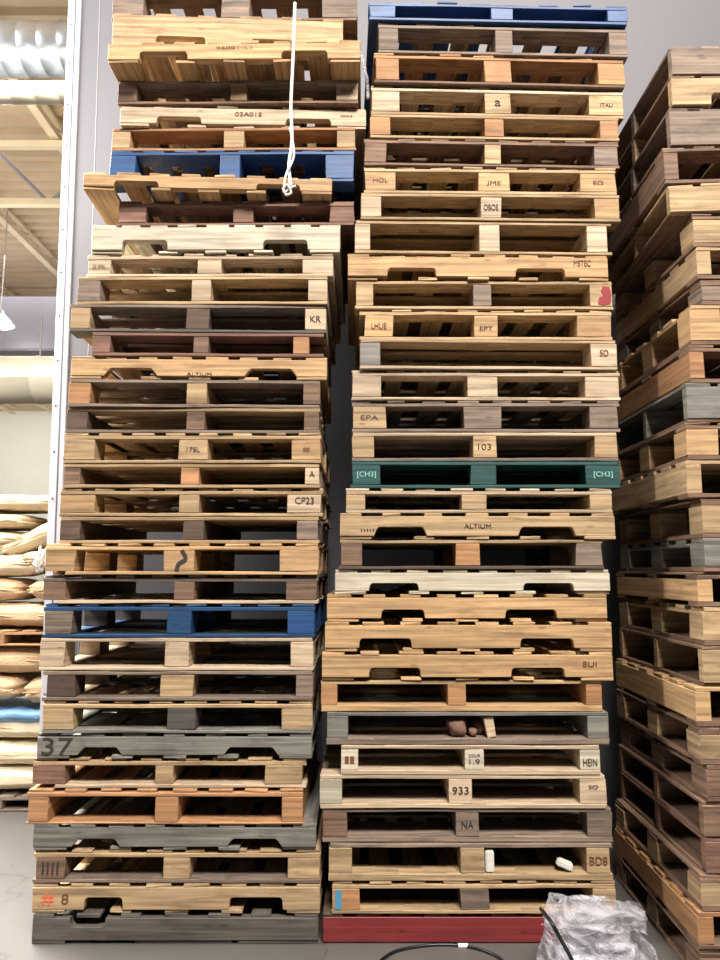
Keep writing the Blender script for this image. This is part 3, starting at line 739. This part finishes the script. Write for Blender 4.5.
# white plastic scrap sticking out
def scrap(bm):
    bmesh.ops.create_icosphere(bm, subdivisions=4, radius=1)
    for v in bm.verts:
        n_ = noise.noise(v.co*2.3)*.5+noise.noise(v.co*6)*.25
        v.co = Vector((v.co.x*.035*(1+n_), v.co.y*.03*(1+n_), v.co.z*.065*(1+n_)))
o = simple('plastic_scrap', scrap, M['foam'], smooth=True); o.location = bp(41, 561, 4.0); tag(o, 'crumpled white plastic scrap caught at the left of the left stack', 'plastic')

# ------------------------------------------------------------ small things
def cord(name, pts, r, mat, label, cat, parent=None):
    o = simple(name, lambda bm: tube(bm, spline(pts, 8), r, 7), mat, parent, True)
    if label: tag(o, label, cat)
    return o
YT = 2.99
st = [bp(295, 3, YT), bp(294, 30, YT), bp(293, 60, YT-.01), bp(291, 105, YT), bp(292, 140, YT-.005), bp(289, 165, YT), bp(291, 186, YT-.01)]
o = cord('twine', st, .0075, M['string'], 'frayed grey-white twine hanging down the upper left stack', 'twine')
cord('loose_strand', [bp(290, 128, YT-.02), bp(294, 155, YT-.015), bp(286, 175, YT-.03), bp(284, 192, YT-.02), bp(290, 188, YT-.02), bp(296, 186, YT-.02)], .005, M['string'], None, None, o)
cord('knot', [bp(283, 190, YT-.02), bp(287, 185, YT-.03), bp(291, 193, YT-.02), bp(285, 195, YT-.02)], .006, M['string'], None, None, o)
o = cord('film_strand', [bp(360, 52, 3.2), bp(364, 65, 3.2), bp(367, 80, 3.21), bp(368, 98, 3.2)], .009, M['film'], 'twisted clear film strand in the gap between the upper stacks', 'plastic film')
# wood scraps in the 26th row of the middle stack
zf = Mroots[25].location.z+.027
def chunk(px, w, h, dep, mat, label, rz=0, tilt=0, yo=.0):
    c = bp(px, 730, YS+.03)
    def g(bm):
        bmesh.ops.create_icosphere(bm, subdivisions=3, radius=1)
        sd = random.uniform(0, 50)
        for v in bm.verts:
            n_ = noise.noise(v.co*1.6+Vector((sd, 0, 0)))*.3+noise.noise(v.co*5+Vector((sd, 0, 0)))*.12
            s = (1+n_); q = v.co
            v.co = Vector((math.copysign(abs(q.x)**.7, q.x)*w/2*s, math.copysign(abs(q.y)**.7, q.y)*dep/2, math.copysign(abs(q.z)**.7, q.z)*h/2*s))
        m = min(v.co.z for v in bm.verts)
        for v in bm.verts: v.co.z -= m
    o = simple('wood_scrap', g, mat, smooth=True); o.location = (c.x, YS+.06+yo, zf); o.rotation_euler = (0, 0, rz)
    tag(o, label, 'wood scrap', 'wood scraps wedged in the middle stack')
    return o
chunk(458, .085, .07, .1, M['bark'], 'largest round brown wood scrap, left of the wedged scraps')
chunk(473, .038, .034, .08, M['bark'], 'small brown wood scrap at the foot of the wedged group')
q = chunk(480, .05, .055, .08, M['bark'], 'upright brown wood scrap beside the pale offcut', yo=.04)
zz = zf
b = MB(); b.box(-.019, .019, 0, .09, 0, .088, 'x'); o = b.build('wood_offcut', T['pale']); c = bp(491, 730, YS+.03); o.location = (c.x, YS+.015, zz); o.rotation_euler = (0, R(-9), 0)
tag(o, 'pale wood offcut leaning at the right of the brown scraps', 'wood scrap', 'wood scraps wedged in the middle stack')
# white foam pieces in the 30th row
zf9 = Mroots[29].location.z+.031
o = simple('foam_piece', lambda bm: bbox(bm, -.018, .018, 0, .03, 0, .088, .005), M['foam']); o.location = (bp(490, 860, YS).x, YS+.0, zf9+.0005); tag(o, 'upright white foam piece beside a middle block low in the middle stack', 'foam piece', 'white foam pieces')
o = simple('foam_piece', lambda bm: bbox(bm, -.034, .034, 0, .04, 0, .03, .006), M['foam']); o.location = (bp(564, 862, YS).x, YS+.01, zf9+.012); o.rotation_euler = (0, R(20), R(-10)); tag(o, 'tilted white foam piece lying near the right end low in the middle stack', 'foam piece', 'white foam pieces')
o = simple('foam_piece', lambda bm: bbox(bm, -.012, .012, 0, .03, 0, .02, .003), M['foam']); o.location = (bp(409, 101, YS).x, YS+.1, Mroots[3].location.z+.0185); tag(o, 'tiny white foam piece near the left end high in the middle stack', 'foam piece', 'white foam pieces')

# crumpled film heap in front of the stacks
def heap(bm, sc=1.0, sd=0.0):
    bmesh.ops.create_icosphere(bm, subdivisions=6, radius=1)
    s = lambda t, e: math.copysign(abs(t)**e, t)
    for v in bm.verts:
        q = v.co.copy()
        z = max(0, s(q.z, .8)); w = 1.0+.55*(1-z)**1.3
        x = s(q.x, .8)*.17*w + .05*(1-z)-.03; y = s(q.y, .8)*.17*w
        z = z*.285*(1-.16*q.x)
        p = Vector((x, y, z))
        a = Vector((x*5+z*3, y*5, z*16-x*6+sd))             # long folds
        r1 = 1-abs(noise.noise(a))*2.4; r2 = 1-abs(noise.noise(a*2.7+Vector((9, 4, 2))))*2; r3 = noise.noise(p*5+Vector((sd, 3, 1)))
        n = Vector((q.x, q.y, max(q.z, 0)))
        if n.length > .01: n.normalize()
        p = p*sc + n*(.016*r1+.008*r2+.024*r3-.012)
        p.z = max(p.z, .003 if sc > .95 else .006)
        v.co = p
o = simple('plastic_film_heap', heap, M['film'], smooth=True)
hc = fl(598, 975); o.location = (hc.x-.0, 2.86, 0); tag(o, 'crumpled clear plastic film heap on the floor before the middle stack', 'plastic film')
simple('inner_fold', lambda bm: heap(bm, .84, 7.0), M['film'], o, True)
simple('inner_fold', lambda bm: heap(bm, .66, 13.0), M['film'], o, True)
def flap(bm):
    g = {}
    a, b_, c, d = bp(550, 892, 2.86), bp(640, 903, 2.88), bp(648, 935, 2.70), bp(540, 925, 2.68)
    for i in range(25):
        for j in range(11):
            u, w = i/24, j/10
            p = (a*(1-u)+b_*u)*(1-w)+(d*(1-u)+c*u)*w
            p = p+Vector((0, -.02*math.sin(w*3.1), .012*noise.noise(Vector((u*6, w*14, 2)))+.02*math.sin(w*3.1)+.02*noise.noise(Vector((u*4, w*3, 8)))))
            p.x += .02*noise.noise(Vector((w*6, u*2, 1))); p.z += .02*noise.noise(Vector((u*7, 3, w)))*(w < .1)
            p -= o.location
            g[i, j] = bm.verts.new(p)
    for i in range(24):
        for j in range(10): bm.faces.new((g[i, j], g[i+1, j], g[i+1, j+1], g[i, j+1]))
    bmesh.ops.solidify(bm, geom=bm.faces[:], thickness=.004)
simple('folded_flap', flap, M['film'], o, True)
# cables
cb = [fl(376, 966), fl(395, 953), fl(425, 947), fl(455, 946.5), fl(480, 951), fl(500, 960), fl(512, 975)]
cb = [Vector((p.x, p.y, .006)) for p in cb]
o = cord('black_cable', cb, .006, M['cable'], 'black cable arching on the floor in front of the red pallet', 'cable')
mm = fl(463, 947.5)
simple('white_tie', lambda bm: tube(bm, [(mm.x-.02, mm.y, .007), (mm.x+.02, mm.y, .007)], .0095, 8), M['foam'], o)
YC = 2.6
cb2 = [bp(541, 909, 2.78), bp(545, 914, 2.68), bp(551, 922, YC), bp(560, 938, YC-.02), bp(573, 962, YC-.05), bp(585, 990, YC-.06), Vector((.86, 2.45, .008)), Vector((1.0, 2.4, .008))]
cord('black_cable', cb2, .007, M['cable'], 'black cable draped over the clear plastic film heap', 'cable')

# ------------------------------------------------------------------ lights
def area(name, loc, target, sx, sy, e, col=(1, 1, 1)):
    l = bpy.data.lights.new(name, 'AREA'); l.shape = 'RECTANGLE'; l.size = sx; l.size_y = sy; l.energy = e; l.color = col
    o = bpy.data.objects.new(name, l); C.objects.link(o); o.location = loc
    o.rotation_euler = (Vector(target)-Vector(loc)).to_track_quat('-Z', 'Y').to_euler()
    return o
area('room_light_front', (1.4, -2.5, 8.8), (.5, 3.3, .6), 3.6, 2.0, 2250, (1, .94, .9))
area('warehouse_light_near', (-4.9, 5.9, 6.9), (-3.4, 4.9, 0), 4, 2, 3000, (1, .98, .94))
area('warehouse_light_far', (-10, 17, 8.2), (-10, 18, 0), 10, 8, 1100, (1, .98, .94))
area('fill_light_far_wall', (-14, 26, 7.6), (-14, 31, 3.5), 12, 2, 420, (1, .98, .94))  # added fill aimed at the far wall, stands for no fixture
area('fill_light_ceiling', (-7, 9, 5.6), (-7, 10, 9), 5, 8, 260, (1, .97, .92))  # unseen upward fill, added to brighten the roof deck
area('fill_light_left', (-4.4, 3.1, 5.2), (-1.9, 3.9, 1.2), 1.5, 1.5, 660, (1, .98, .97))  # added fill to brighten the wall's left end and the floor there
w = bpy.data.worlds.new('world'); S.world = w; w.use_nodes = True
bg = w.node_tree.nodes['Background']; bg.inputs[0].default_value = (1, .96, .9, 1); bg.inputs[1].default_value = .05
